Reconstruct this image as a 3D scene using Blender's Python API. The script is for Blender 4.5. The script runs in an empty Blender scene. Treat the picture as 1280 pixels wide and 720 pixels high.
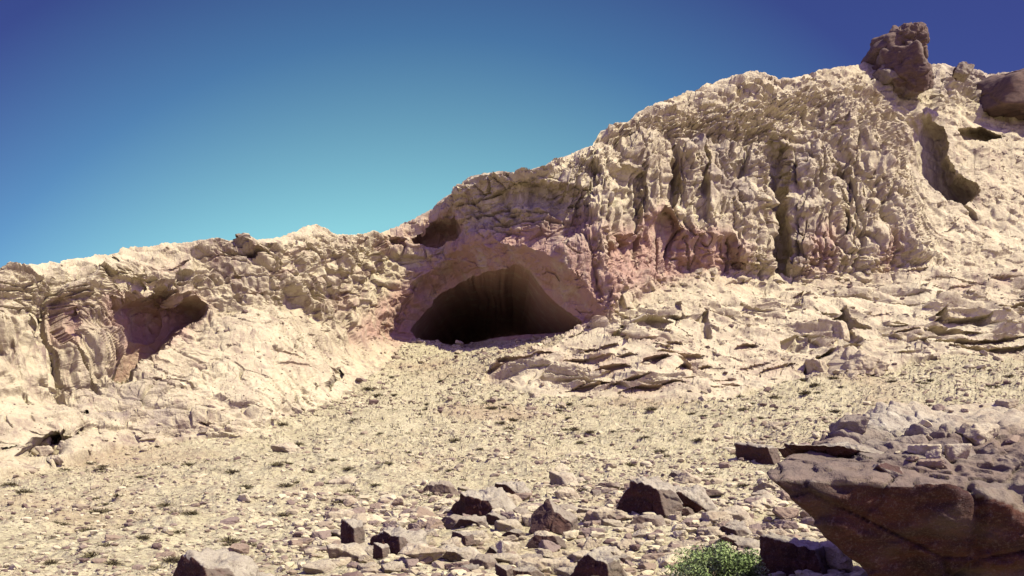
STEP = 1.2; NROWS = 620; SMOOTH = False
SUN_TO = (.56, -.32, .77); SUN_E = 5; SKY_S = .05; EXPO = .95
SKYC = (560, 700)
SKY_STOPS = [(0, (1.6, 2.3, 1.6)), (.36, (1.6, 2.3, 1.62)), (.45, (1.08, 1.6, 1.34)), (.53, (.62, .98, 1.14)), (.64, (.38, .38, .78)), (.76, (.36, .32, .72)), (.9, (1.6, .88, 1.9)), (1, (2.0, 1.05, 2.4))]
import bpy, bmesh, math, random, time
import numpy as np
T0 = time.time()
random.seed(7)
rng = np.random.default_rng(11)
f32 = np.float32
scene = bpy.context.scene
COL = scene.collection

# ------------------------------------------------------------------ survey frame
# The hillside was surveyed as bearings: bx = bearing sideways, by = bearing upwards (photo pixels at 1280x720),
# each with its own distance; the camera stands at the origin, 2 m above the ground.
F = 1108.0
HOR = 595.0
def world(bx, by, Y):
    return ((bx - 640.0) / F * Y, Y, (HOR - by) / F * Y)

cam_d = bpy.data.cameras.new('camera')
cam = bpy.data.objects.new('camera', cam_d)
COL.objects.link(cam)
cam.location = (0, 0, 0)
cam.rotation_euler = (math.pi / 2, 0, 0)
cam_d.sensor_width = 36.0
cam_d.lens = 36.0 * F / 1280.0
cam_d.shift_y = (HOR - 360.0) / 1280.0
cam_d.clip_end = 20000
cam_d.clip_start = 0.05
scene.camera = cam

# ------------------------------------------------------------------ noise
_r = np.random.default_rng(5)
PERM = np.concatenate([_r.permutation(256)] * 3).astype(np.int32)
_g = _r.normal(size=(256, 3)); _g /= np.linalg.norm(_g, axis=1)[:, None]
GX, GY, GZ = [np.ascontiguousarray(_g[:, i].astype(f32)) for i in range(3)]
HR = _r.random(256).astype(f32)

def perlin(x, y, z, seed=0):
    x = np.asarray(x, f32) + f32(seed * 17.31); y = np.asarray(y, f32) + f32(seed * 5.77); z = np.asarray(z, f32) + f32(seed * 9.13)
    xi = np.floor(x); yi = np.floor(y); zi = np.floor(z)
    fx = x - xi; fy = y - yi; fz = z - zi
    xi = xi.astype(np.int32) & 255; yi = yi.astype(np.int32) & 255; zi = zi.astype(np.int32) & 255
    u = fx * fx * fx * (fx * (fx * 6 - 15) + 10)
    v = fy * fy * fy * (fy * (fy * 6 - 15) + 10)
    w = fz * fz * fz * (fz * (fz * 6 - 15) + 10)
    def g(dx, dy, dz):
        h = PERM[PERM[PERM[(xi + dx) & 255] + ((yi + dy) & 255)] + ((zi + dz) & 255)]
        return GX[h] * (fx - dx) + GY[h] * (fy - dy) + GZ[h] * (fz - dz)
    a = g(0, 0, 0); a += u * (g(1, 0, 0) - a)
    b = g(0, 1, 0); b += u * (g(1, 1, 0) - b)
    a += v * (b - a)
    c = g(0, 0, 1); c += u * (g(1, 0, 1) - c)
    d = g(0, 1, 1); d += u * (g(1, 1, 1) - d)
    c += v * (d - c)
    a += w * (c - a)
    return a * f32(1.5)

def fbm(x, y, z, octs, seed=0, gain=0.5):
    s = 0; a = 1.0; k = 1.0
    for i in range(octs):
        s = s + a * perlin(x * f32(k), y * f32(k), z * f32(k), seed + i * 3)
        a *= gain; k *= 2.03
    return s

def voronoi(x, y, z, seed=0):
    """F1, F2 and a random value of the nearest cell."""
    x = np.asarray(x, f32) + f32(seed * 3.7); y = np.asarray(y, f32) + f32(seed * 7.1); z = np.asarray(z, f32) + f32(seed * 1.9)
    xi = np.floor(x); yi = np.floor(y); zi = np.floor(z)
    fx = x - xi; fy = y - yi; fz = z - zi
    xi = xi.astype(np.int32); yi = yi.astype(np.int32); zi = zi.astype(np.int32)
    f1 = np.full(x.shape, 9, f32); f2 = np.full(x.shape, 9, f32); idv = np.zeros(x.shape, f32); tl = np.zeros(x.shape, f32)
    for dx in (-1, 0, 1):
        for dy in (-1, 0, 1):
            for dz in (-1, 0, 1):
                h = PERM[PERM[PERM[(xi + dx) & 255] + ((yi + dy) & 255)] + ((zi + dz) & 255)]
                px = HR[h] + dx - fx; py = HR[(h + 71) & 255] + dy - fy; pz = HR[(h + 149) & 255] + dz - fz
                d = px * px + py * py + pz * pz
                near = d < f1
                f2 = np.where(near, f1, np.minimum(f2, d))
                idv = np.where(near, HR[(h + 37) & 255], idv)
                tl = np.where(near, -(GX[(h + 3) & 255] * px + GY[(h + 3) & 255] * py + GZ[(h + 3) & 255] * pz), tl)
                f1 = np.where(near, d, f1)
    f1 = np.sqrt(f1); f2 = np.sqrt(f2); k = sstep(0, .30, f2 - f1)
    return f1, f2, idv, tl * k

def sstep(a, b, x):
    t = np.clip((x - a) / (b - a), 0, 1)
    return t * t * (3 - 2 * t)

def inside_dist(X, Y, poly):
    """distance to the outline, positive inside."""
    P = np.array(poly, f32)
    d2 = np.full(X.shape, 1e9, f32); ins = np.zeros(X.shape, bool)
    n = len(P)
    for i in range(n):
        x0, y0 = P[i]; x1, y1 = P[(i + 1) % n]
        ex, ey = x1 - x0, y1 - y0
        t = np.clip(((X - x0) * ex + (Y - y0) * ey) / (ex * ex + ey * ey + 1e-9), 0, 1)
        qx = X - x0 - t * ex; qy = Y - y0 - t * ey
        d2 = np.minimum(d2, qx * qx + qy * qy)
        c = (y0 > Y) != (y1 > Y)
        if ey != 0:
            ins ^= c & (X < ex * (Y - y0) / ey + x0)
    d = np.sqrt(d2)
    return np.where(ins, d, -d)

def gauss(A, sx, sy):
    def k(s):
        r = int(3 * s + 1); t = np.arange(-r, r + 1); w = np.exp(-t * t / (2 * s * s)); return w / w.sum(), r
    w, r = k(sy)
    B = np.pad(A, ((r, r), (0, 0)), mode='edge'); A = sum(w[i] * B[i:i + A.shape[0]] for i in range(2 * r + 1))
    w, r = k(sx)
    B = np.pad(A, ((0, 0), (r, r)), mode='edge'); A = sum(w[i] * B[:, i:i + A.shape[1]] for i in range(2 * r + 1))
    return A

# ------------------------------------------------------------------ hillside: large shapes
SKY = np.array([(-900, 420), (-300, 395), (-100, 362), (0, 343), (30, 335), (60, 326), (100, 322), (130, 318), (163, 303), (190, 307), (225, 306),
                (260, 306), (290, 303), (310, 300), (340, 298), (368, 288), (385, 283), (410, 287), (440, 291), (475, 291), (490, 284), (512, 275),
                (540, 262), (562, 245), (590, 222), (612, 214), (650, 211), (680, 208), (700, 196), (722, 187), (740, 182), (750, 166), (770, 155),
                (785, 152), (800, 138), (830, 125), (860, 112), (890, 104), (915, 95), (938, 89), (965, 97), (990, 98), (1020, 90), (1050, 84),
                (1080, 79), (1110, 80), (1150, 84), (1180, 80), (1195, 88), (1225, 90), (1280, 92), (1420, 70), (1700, 60), (2200, 120)], float)
def skyline(b): return np.interp(b, SKY[:, 0], SKY[:, 1])

PXC = np.arange(-720, 2004, 4.0)
PYC = np.arange(780, 40, -1.0)
gx, gy = np.meshgrid(PXC, PYC)
ANG = np.interp(-gy, [-780, -720, -680, -640, -600, -560, -520, -480, -440, -400, -360, -300, -250, -200, -100],
                [3, 3, 4, 6, 8, 11, 14, 17, 20, 24, 27, 32, 36, 42, 46])
REG = [  # steepness of the regions, degrees
    ([(-720, 360), (0, 346), (120, 335), (250, 345), (265, 385), (235, 405), (150, 468), (110, 490), (0, 500), (-720, 520)], 70),
    ([(-720, 515), (0, 498), (110, 488), (165, 470), (170, 555), (60, 583), (0, 596), (-720, 640)], 29),
    ([(240, 310), (480, 300), (520, 330), (450, 410), (380, 390), (260, 385)], 58),
    ([(160, 470), (260, 385), (440, 410), (450, 470), (330, 545), (150, 560), (60, 540)], 36),
    ([(470, 300), (560, 235), (640, 215), (740, 188), (765, 400), (722, 412), (600, 420), (430, 422)], 82),
    ([(740, 185), (780, 155), (850, 125), (930, 112), (985, 120), (1000, 345), (860, 335), (770, 380), (740, 400)], 77),
    ([(985, 115), (1040, 105), (1090, 110), (1120, 160), (1140, 335), (1000, 348), (980, 340)], 76),
    ([(1110, 110), (1200, 110), (1500, 130), (2000, 150), (2000, 340), (1140, 330), (1120, 250)], 52),
    ([(600, 440), (700, 425), (800, 420), (930, 440), (925, 488), (780, 494), (610, 480)], 30),
    ([(760, 350), (1000, 345), (1280, 335), (2000, 340), (2000, 420), (1280, 430), (1100, 455), (930, 440), (780, 420)], 31),
]
for poly, a in REG:
    m = inside_dist(gx, gy, poly) > 0
    ANG = np.where(m, a, ANG)
ANG = gauss(ANG, 5.5, 6.0)
skc = skyline(gx)
emin = np.degrees(np.arctan(np.maximum((HOR - gy) / F, 0)))
ANG = np.where(gy < skc + 14, ANG + (np.minimum(ANG, emin + 14) - ANG) * np.clip((skc + 14 - gy) / 12, 0, 1), ANG)
ANG = np.maximum(ANG, emin + 3.0)
YM = np.zeros_like(ANG); YM[0] = 12.6
cot = 1 / np.tan(np.radians(ANG))
e_ = (HOR - gy) / F
for i in range(1, len(PYC)):
    YM[i] = YM[i - 1] * (1 + cot[i] / F / (1 - e_[i] * cot[i]))
YM = gauss(YM, 2.5, 1.5)
_ys = gauss(gauss(YM, 17, 2), 12, 2); _yw = sstep(800, 930, gx) * sstep(505, 450, gy)
YM = YM + (_ys - YM) * _yw

def macroY(bx, by):
    fx = np.clip((bx - PXC[0]) / 4.0, 0, len(PXC) - 1.001); fy = np.clip(PYC[0] - by, 0, len(PYC) - 1.001)
    i = fx.astype(int); j = fy.astype(int); u = fx - i; v = fy - j
    return (YM[j, i] * (1 - u) + YM[j, i + 1] * u) * (1 - v) + (YM[j + 1, i] * (1 - u) + YM[j + 1, i + 1] * u) * v

# mesh rows and columns
bcol = np.concatenate([np.linspace(-700, -60, 90, endpoint=False), np.arange(-60, 1340, STEP), np.linspace(1340, 1980, 90)])
NC = len(bcol)
NR = NROWS
t = np.linspace(0, 1, NR)
sk = skyline(bcol) + 1.5 * perlin(bcol * 0.09, bcol * 0 + 3, bcol * 0) + 1.2 * perlin(bcol * 0.3, bcol * 0 + 1, bcol * 0)
BX = np.repeat(bcol[None, :], NR, 0)
BY = 772 + (sk[None, :] - 772) * t[:, None]
Yw = macroY(BX, BY)
PX3 = (BX - 640) / F * Yw; PZ3 = (HOR - BY) / F * Yw
print('macro', time.time() - T0, BX.shape)

# recesses and buttresses:  outline, push into the hill (m), width of the wall (bearing px)
CAVE_M = [(515, 416), (525, 399), (539, 383), (560, 368), (590, 355), (618, 345), (643, 338), (661, 345), (672, 360), (686, 376), (706, 391), (728, 409), (716, 419), (690, 431), (640, 440), (570, 440), (526, 430)]
CAVE_A = [(455, 424), (478, 388), (515, 350), (555, 322), (590, 308), (630, 302), (668, 312), (700, 330), (730, 352), (752, 384), (760, 400), (735, 412), (690, 428), (640, 446), (560, 446), (500, 432)]
ALC_L = [(128, 374), (160, 360), (205, 356), (240, 366), (258, 380), (262, 392), (240, 404), (222, 420), (196, 450), (158, 480), (138, 478), (146, 436), (138, 402)]
ALC_O = [(510, 292), (518, 281), (540, 270), (571, 267), (577, 282), (571, 300), (545, 308), (513, 308)]
GULLY = [(1130, 146), (1160, 144), (1178, 158), (1186, 185), (1200, 212), (1212, 226), (1220, 236), (1222, 246), (1206, 254), (1184, 250), (1160, 230), (1141, 200), (1136, 172)]
FEAT = [
    (CAVE_A, 3.4, 55), ([(640 + (a - 640) * 1.05, HOR - (HOR - b) * 1.055) for a, b in CAVE_M], 26.0, 22), (ALC_L, lambda b: 3.1 + 3.4 * np.clip((b - 385) / 80, 0, 1), 12), (ALC_O, 4.5, 9), (GULLY, lambda b: 3.4 + 4.6 * np.clip((b - 148) / 100, 0, 1), 12),
    ([(165, 378), (182, 368), (205, 374), (212, 395), (200, 412), (172, 410)], 1.2, 20),
    ([(1194, 160), (1228, 159), (1260, 176), (1232, 179), (1205, 175)], 2.2, 5),
    ([(1196, 248), (1204, 252), (1228, 274), (1218, 272)], 1.2, 3),
    ([(474, 300), (486, 290), (506, 298), (512, 312), (488, 312)], 1.6, 8),
    # column that stands out right of the tall cleft
    ([(984, 210), (1000, 196), (1004, 160), (1040, 128), (1085, 120), (1130, 200), (1156, 330), (1002, 350), (982, 342)], -2.2, 26),
    ([(960, 185), (988, 178), (987, 345), (960, 338)], 3.0, 8),
    ([(1030, 165), (1050, 150), (1062, 230), (1054, 300), (1040, 300)], 0.9, 6),
    # nose right of the cave and its bays
    ([(742, 190), (800, 170), (960, 180), (965, 345), (860, 340), (775, 385), (757, 402), (736, 300)], -2.6, 26),
    ([(830, 262), (850, 300), (915, 305), (930, 340), (850, 345), (760, 350), (750, 320), (790, 300)], 2.0, 14),
    ([(600, 228), (700, 225), (735, 240), (735, 300), (690, 320), (620, 296), (585, 268)], 1.6, 20),
    ([(780, 215), (802, 225), (798, 300), (784, 300)], 0.8, 5), ([(868, 190), (882, 200), (880, 290), (868, 280)], 0.9, 5),
    ([(836, 175), (846, 175), (842, 260), (834, 250)], 0.9, 4), ([(905, 170), (935, 180), (925, 230), (905, 220)], 0.8, 8),
    # left wall: leaning ribs and hollows
    ([(16, 412), (30, 388), (46, 384), (44, 412)], .5, 9),
    ([(72, 370), (98, 378), (104, 410), (100, 430), (78, 425)], .8, 9),
    ([(122, 350), (126, 338), (165, 345), (190, 352), (150, 366), (130, 372)], 1.4, 6),
    ([(212, 366), (235, 362), (250, 372), (236, 382), (220, 380)], -2.6, 8),
    # hollow full of blocks on the left
    ([(28, 560), (50, 545), (78, 535), (95, 545), (86, 570), (64, 588), (30, 584), (18, 572)], 3.4, 8, (-.45, .02)), ([(165, 508), (178, 500), (186, 512), (174, 518)], 2.0, 4, (-.4, .2)), ([(96, 520), (108, 512), (116, 520), (104, 528)], 1.6, 4, (-.4, .2)), ([(0, 560), (20, 556), (24, 563), (0, 568)], 1.6, 4, (-.4, .2)), ([(90, 540), (102, 532), (110, 538), (98, 548)], 1.6, 4, (-.4, .2)),
    ([(225, 502), (245, 504), (258, 512), (236, 510)], 0.8, 3), ([(404, 482), (420, 458), (432, 452), (424, 474), (412, 492)], 1.5, 4),
    # right terraces
    ([(1034, 410), (1050, 388), (1056, 388), (1072, 402), (1094, 408), (1070, 418), (1040, 420)], 1.6, 5),
    ([(1036, 430), (1060, 416), (1072, 424), (1050, 432)], 1.0, 3), ([(1166, 404), (1174, 385), (1190, 396), (1240, 396), (1245, 405), (1185, 412)], 1.4, 4),
    ([(975, 428), (996, 418), (1016, 420), (1004, 438), (980, 434)], 1.0, 4), ([(1150, 412), (1200, 412), (1240, 414), (1225, 420), (1175, 420)], 1.0, 3),
    ([(1180, 434), (1240, 430), (1290, 426), (1290, 434), (1230, 440)], 1.2, 4), ([(1245, 385), (1290, 376), (1330, 380), (1290, 390)], 1.2, 4),
    ([(1005, 462), (1030, 440), (1040, 442), (1024, 456), (1012, 466)], 0.9, 3), ([(1160, 428), (1300, 416), (1300, 420), (1190, 432)], 1.0, 2.5),
    ([(870, 400), (882, 386), (886, 400), (892, 420), (884, 420)], 0.9, 3), ([(790, 402), (812, 396), (842, 400), (830, 408), (795, 412)], 1.1, 4),
    ([(764, 424), (776, 404), (784, 406), (778, 424)], 0.9, 3),
]
# undercut beds of the ledges below the cave: left end, right end, height
LEDGE = [(606, 468, 646, 448, 7), (618, 452, 700, 440, 6), (700, 450, 800, 440, 6), (730, 436, 776, 432, 7), (820, 440, 895, 438, 7),
         (735, 460, 790, 452, 9), (800, 452, 842, 448, 12), (845, 458, 895, 450, 8), (704, 488, 815, 472, 7), (770, 492, 862, 484, 8),
         (840, 478, 925, 470, 8), (885, 482, 930, 480, 5), (918, 434, 950, 432, 8), (922, 456, 965, 452, 4), (945, 462, 998, 456, 5),
         (770, 428, 860, 424, 4), (1120, 345, 1160, 342, 4), (1040, 352, 1066, 350, 5), (980, 372, 1010, 370, 4), (1180, 362, 1230, 356, 4), (1120, 414, 1150, 412, 4),
         (1080, 396, 1120, 388, 3), (1230, 352, 1280, 350, 4), (905, 356, 935, 350, 4), (260, 520, 290, 514, 3), (205, 552, 228, 547, 3), (245, 536, 270, 538, 4), (335, 438, 390, 450, 4), (345, 452, 395, 460, 4), (300, 372, 330, 366, 5), (286, 352, 318, 345, 7),
         (330, 346, 368, 340, 5), (380, 354, 430, 346, 5), (400, 376, 448, 370, 6), (390, 330, 440, 322, 4), (255, 330, 300, 326, 4), (180, 332, 240, 328, 5), (440, 344, 480, 338, 5), (350, 318, 392, 312, 4), (300, 322, 336, 320, 5), (420, 306, 462, 302, 4)]
n_feat = len(FEAT)
for x0, y0, x1, y1, h in LEDGE:
    xm, ym = (x0 + x1) / 2, (y0 + y1) / 2
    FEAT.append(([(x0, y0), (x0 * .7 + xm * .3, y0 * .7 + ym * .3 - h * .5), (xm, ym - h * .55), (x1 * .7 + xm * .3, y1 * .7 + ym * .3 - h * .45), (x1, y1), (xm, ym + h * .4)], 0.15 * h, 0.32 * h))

wob = 3.0 * perlin(PX3 * .5, Yw * .5, PZ3 * .5, 41) + 1.6 * perlin(PX3 * 1.4, Yw * 1.4, PZ3 * 1.4, 42)
PUSH = np.zeros(BX.shape, f32); PSX = np.zeros(BX.shape, f32); PSMALL = np.zeros(BX.shape, f32); PSZ = np.zeros(BX.shape, f32)
LEAN = {2: (-.50, .0), 4: (.46, .05), 5: (-.44, .1), 6: (.5, .3)}
INS = {}
for k, (poly, push, tau, *lean) in enumerate(FEAT):
    if lean: LEAN[k] = lean[0]
    if tau <= 5 and not callable(push) and k < n_feat: push = push * 1.7
    A = np.array(poly); x0, y0 = A.min(0) - 8; x1, y1 = A.max(0) + 8
    c0, c1 = np.searchsorted(bcol, [x0, x1])
    r = np.where(((BY[:, c0:c1] >= y0) & (BY[:, c0:c1] <= y1)).any(1))[0]
    if not len(r): continue
    s = (slice(r[0], r[-1] + 1), slice(c0, c1))
    w = wob[s] * min(1.6, .25 + tau / 9)
    d = inside_dist((BX[s] + w).astype(f32), (BY[s] + w * .6).astype(f32), poly)
    g = np.clip(d / tau, 0, 1)
    if callable(push): push = push(BY[s])
    pv = push * (1 - (1 - g) ** (3 if k == 1 else 2))
    if k == 1:     # the floor climbs from the sill into the cave
        hh = np.maximum(PZ3[s] - PZ3[r[0] + np.argmin(np.abs(BY[r[0]:r[-1] + 1, (c0 + c1) // 2] - 441)), (c0 + c1) // 2], 0)
        pv = np.minimum(pv, np.where(hh < 3.0, hh / .70, 4.29 + (hh - 3.0) * 14))
    PUSH[s] += pv
    if k > 4: PSMALL[s] += pv
    if k in LEAN: PSX[s] += pv * LEAN[k][0]; PSZ[s] += pv * LEAN[k][1]
    if k < 5:
        m = np.full(BX.shape, -50, f32); m[s] = d; INS[k] = m

# zones of rock character, with some shade painted in
def zone(polys, blur):
    m = np.zeros(gx.shape)
    for p in polys: m = np.maximum(m, inside_dist(gx, gy, p) > 0)
    m = gauss(m, blur / 4.0, blur)
    fx = np.clip((BX - PXC[0]) / 4.0, 0, len(PXC) - 1.001); fy = np.clip(PYC[0] - BY, 0, len(PYC) - 1.001)
    i = fx.astype(int); j = fy.astype(int); u = fx - i; v = fy - j
    return ((m[j, i] * (1 - u) + m[j, i + 1] * u) * (1 - v) + (m[j + 1, i] * (1 - u) + m[j + 1, i + 1] * u) * v).astype(f32)
Z_FLUTE = zone([[(735, 200), (800, 165), (960, 150), (1000, 130), (1090, 140), (1125, 200), (1150, 340), (1000, 345), (860, 335), (790, 320), (745, 330)],
                [(-720, 385), (0, 372), (120, 372), (150, 470), (110, 490), (-20, 490), (-720, 520)]], 16)
Z_STRATA = zone([[(-720, 350), (0, 335), (500, 280), (480, 340), (430, 400), (270, 370), (120, 345), (-720, 400)], [(560, 230), (740, 180), (740, 280), (620, 295), (570, 290)],
                 [(600, 450), (760, 385), (960, 370), (1280, 340), (2000, 340), (2000, 430), (1150, 450), (930, 470), (780, 492), (610, 478)],
                 [(750, 160), (930, 90), (1100, 80), (1110, 120), (1000, 150), (980, 300), (940, 300), (930, 180), (780, 190)], [(1150, 80), (2000, 60), (2000, 160), (1160, 130)]], 8)
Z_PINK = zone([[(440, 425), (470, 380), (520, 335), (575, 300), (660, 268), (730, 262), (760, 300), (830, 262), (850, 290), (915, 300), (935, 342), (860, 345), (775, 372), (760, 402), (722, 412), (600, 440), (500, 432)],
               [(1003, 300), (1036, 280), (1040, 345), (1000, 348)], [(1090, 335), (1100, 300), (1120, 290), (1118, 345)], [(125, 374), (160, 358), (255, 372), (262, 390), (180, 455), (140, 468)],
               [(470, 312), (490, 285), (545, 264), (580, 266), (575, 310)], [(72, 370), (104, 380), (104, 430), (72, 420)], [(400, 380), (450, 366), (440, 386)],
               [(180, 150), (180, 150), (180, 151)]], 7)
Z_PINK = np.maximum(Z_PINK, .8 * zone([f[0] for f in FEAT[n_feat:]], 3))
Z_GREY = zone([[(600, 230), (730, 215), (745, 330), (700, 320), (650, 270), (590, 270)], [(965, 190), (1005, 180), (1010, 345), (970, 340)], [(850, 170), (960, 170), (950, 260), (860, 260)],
               [(1080, 70), (1180, 80), (1200, 130), (1110, 140)], [(1180, 70), (2000, 60), (2000, 140), (1200, 110)], GULLY, GULLY, [(1040, 480), (1290, 470), (1290, 520), (1060, 560)], [(790, 190), (812, 195), (805, 300), (785, 290)], [(900, 190), (925, 190), (920, 260), (905, 260)], [(1030, 150), (1055, 150), (1060, 250), (1035, 240)], [(100, 480), (240, 500), (230, 545), (90, 530)], [(260, 300), (300, 300), (330, 350), (290, 360)]], 12)  # grey varnish zones; over the gully the tint also paints in shade
Z_SMOOTH = zone([[(250, 410), (300, 385), (440, 410), (445, 470), (370, 520), (290, 500)], [(1125, 130), (1300, 160), (2000, 180), (2000, 330), (1150, 330)],
                 [(430, 430), (480, 370), (560, 315), (640, 290), (740, 270), (765, 380), (722, 412), (600, 440)], [(128, 374), (260, 370), (262, 392), (150, 470)], [(0, 480), (60, 490), (40, 530), (0, 540)],
                 [(600, 465), (700, 470), (700, 494), (610, 490)], [(840, 410), (960, 405), (1030, 440), (1000, 470), (930, 470)], [(832, 268), (850, 292), (912, 300), (932, 340), (850, 345), (765, 350), (756, 318), (790, 300)]], 10)
Z_RC = zone([[(735, 175), (930, 85), (1110, 80), (1150, 150), (1165, 340), (1090, 340), (1080, 150), (960, 190), (780, 230)]], 14)
LOWER = [(-720, 625), (-100, 612), (0, 600), (60, 588), (150, 562), (300, 546), (380, 515), (430, 492), (470, 468), (500, 436), (520, 418), (560, 406), (690, 412), (714, 416), (690, 434), (620, 452), (600, 478), (700, 494), (780, 497), (900, 500), (960, 482), (1000, 472),
         (1100, 466), (1180, 446), (1280, 438), (2000, 430), (2000, 800), (-720, 800)]
dG = zone([LOWER], 4)
Z_GROUND = sstep(.35, .65, dG + 0.25 * perlin(PX3 * .35, Yw * .35, PZ3 * .35, 51))
print('zones', time.time() - T0)

Yp = Yw + PUSH
P = np.stack([PX3 + PSX, Yp, PZ3 + PSZ], -1).astype(f32)
# floor of the cave: keep the push from dropping below the sill
def normals(Q):
    du = np.gradient(Q, axis=1); dv = np.gradient(Q, axis=0)
    n = np.cross(du, dv); n /= np.linalg.norm(n, axis=-1, keepdims=True) + 1e-9
    return n
NM = normals(np.stack([PX3, gauss(Yw + PSMALL, 5, 5), PZ3], -1))
_vd = P / np.linalg.norm(P, axis=-1, keepdims=True)
FACE = np.abs((NM * _vd).sum(-1)).astype(f32)
NM[..., 1] -= .45; NM /= np.linalg.norm(NM, axis=-1, keepdims=True)
x, y, z = [np.ascontiguousarray(P[..., i]).ravel() for i in range(3)]
_fx = np.clip((BX - PXC[0]) / 4.0, 0, len(PXC) - 1.001).astype(int); _fy = np.clip(PYC[0] - BY, 0, len(PYC) - 1.001).astype(int)
COTL = cot[_fy, _fx].astype(f32)
zf, zs, zm, zg, zp = [a.ravel() for a in (Z_FLUTE, Z_STRATA, Z_SMOOTH, Z_GROUND, Z_PINK)]
disp = np.zeros(x.shape, f32)
ci = np.where(zg < 0.98)[0]; gi = np.where(zg > 0.02)[0]
X, Yy, Z = x[ci], y[ci], z[ci]
wf, ws, wm = zf[ci], zs[ci], zm[ci]
wx = 0.7 * perlin(X * .3, Yy * .3, Z * .3, 1); wz = 0.6 * perlin(X * .35, Yy * .35, Z * .35, 2)
cotl = np.clip(np.interp(0, [0], [0]) + COTL.ravel()[ci], 0.05, 2.2)
steep = sstep(1.9, .55, cotl)
ampl = .30 + .70 * steep
rc = Z_RC.ravel()[ci]
_P0 = np.stack([PX3, Yw + PSMALL, PZ3], -1)
SPC = np.maximum(np.linalg.norm(np.gradient(_P0, axis=0), axis=-1), .7 * np.linalg.norm(np.gradient(_P0, axis=1), axis=-1)); SPC = gauss(SPC, 4, 4).astype(f32)
spc = SPC.ravel()[ci]
def wv(f): return sstep(.52, .20, spc * f)      # leave out grain finer than the mesh can carry
D = 0.9 * fbm(X * .13, Yy * .13, Z * .13, 3, 3)
rough = 1 - 0.62 * wm
patch = sstep(-.35, .35, perlin(X * .16, Yy * .16, Z * .16, 44))
# columns and clefts
patch2 = sstep(-.25, .30, perlin(X * .22, Yy * .22, Z * .13, 45))
n1 = perlin(X * .36 + wx * .45, Yy * .3, Z * .045 + wz * .15, 10)
n2 = perlin(X * .85 + wx * .45, Yy * .7, Z * .12 + wz * .2, 11)
n3 = perlin(X * 1.9 + wx * .8, Yy * 1.6, Z * .34 + wz * .4, 12)
n0 = perlin(X * .12 + wx * .15, Yy * .1, Z * .022, 15)
fl = 3.4 * np.abs(n0) - .8 - .9 * sstep(.06, 0, np.abs(n0))
fl += (0.60 * np.sqrt(np.abs(n1)) + 0.34 * wv(.85) * np.sqrt(np.abs(n2)) + .06 * wv(1.9) * np.sqrt(np.abs(n3)) - 0.4) * (.35 + .65 * patch2)
fl -= (.35 + .75 * patch) * sstep(.10, .0, np.abs(n1)) + (0.50 * wv(1.5) * sstep(.13, 0, np.abs(n2)) + .15 * wv(2.5) * sstep(.15, 0, np.abs(n3))) * patch2
fl = fl + .22 * fbm(X * .5, Yy * .5, Z * .3, 2, 17)
fl_ = fl; fq = fl / .62; ff = np.floor(fq); fl = .62 * (ff + .25 * (fq - ff) + .75 * sstep(.40, .60, fq - ff))
fl = fl_ + (fl - fl_) * wv(1.5)
D += wf * fl
# pocks
p1 = perlin(X * 1.0 + wx, Yy * 1.0, Z * .6 + wz, 13)
p2 = perlin(X * 2.0, Yy * 2.0, Z * 1.2 + wz, 14)
D -= ampl * rough * (0.36 * wv(1.5) * sstep(.05, .45, p1) * patch + 0.24 * wv(2.6) * sstep(.05, .45, p2) * (.25 + .85 * patch2)) * (0.55 + 0.5 * wf)
# beds: each bed stands as a small riser, with an undercut below
YS = np.zeros(X.shape, f32)
_1, _2, jcell, jt = voronoi(X * .30, Yy * .30, Z * .5, 12)
def beds(th, amp, seed, groove, over):
    s = (Z + 0.10 * X * np.where(X > 0, 1, -.6) + 0.28 * wz + .08 * wx + 0.04 * p1) / th
    li = np.floor(s); fr = s - li
    lh = perlin(X * .20 / th, Yy * .20 / th, li * 7.3, seed) + 1.0 * (jcell - .5) * sstep(0, .06, _2 - _1)
    on = sstep(-.30, .15, lh + .25 * n2)
    ys = -(fr - .5) * th * cotl * over * on + groove * sstep(.22, .03, fr) * sstep(-.15, .3, lh)
    return amp * lh, ys
for th, amp, seed, groove, over in ((1.45, .6, 20, .60, 1.0), (.55, .2, 22, .16, .5)):
    a, b = beds(th, amp, seed, groove, over)
    fw = wv(1.3 / th)
    D += ws * rough * a * ampl * fw; YS += np.maximum(ws, .25) * rough * b * fw * (1 - .3 * rc)
# blocks
D += (.25 + .75 * ampl) * (.02 + .98 * rough) * 1.3 * wv(.5) * jt
f1, f2, cid, til = voronoi(X * .55 + wx * .4, Yy * .55, Z * (.75 - .48 * wf) + wz * .3, 2)
D += ampl * rough * ((0.60 + .25 * (X > 8)) * wv(1.4) * (cid - .5) * sstep(0, .13, f2 - f1) * (1 - .72 * wf) + (.7 - .35 * wf) * wv(.9) * til - 0.22 * wv(1.8) * sstep(.10, .0, f2 - f1))
f1, f2, cid, til = voronoi(X * 1.15 + wx * .8, Yy * 1.15, Z * (1.7 - 1.1 * wf) + wz * .8, 4)
D += wv(2.0) * ampl * (0.08 + .92 * rough) * (0.14 * (cid - .5) * sstep(0, .2, f2 - f1) + (.34 - .12 * wf) * til - 0.12 * sstep(.12, .0, f2 - f1) * patch)
D += wv(2.6) * rough * (0.10 - .05 * wf) * fbm(X * 2.2, Yy * 2.2, Z * 2.2, 2, 30) * ampl + wm * (.10 * fbm(X * .6, Yy * .6, Z * 1.1, 3, 33) - .10 * sstep(.06, 0, np.abs(n3)) * patch)
# sparse open joints on the bare slabs
f1, f2, cid, til = voronoi(X * .34 + wx * 1.3, Yy * .34, Z * .5 + wz * 1.3, 6)
D -= wm * 0.35 * sstep(.07, .0, f2 - f1) * sstep(.0, .4, p1 + .3 * n2)
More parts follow.
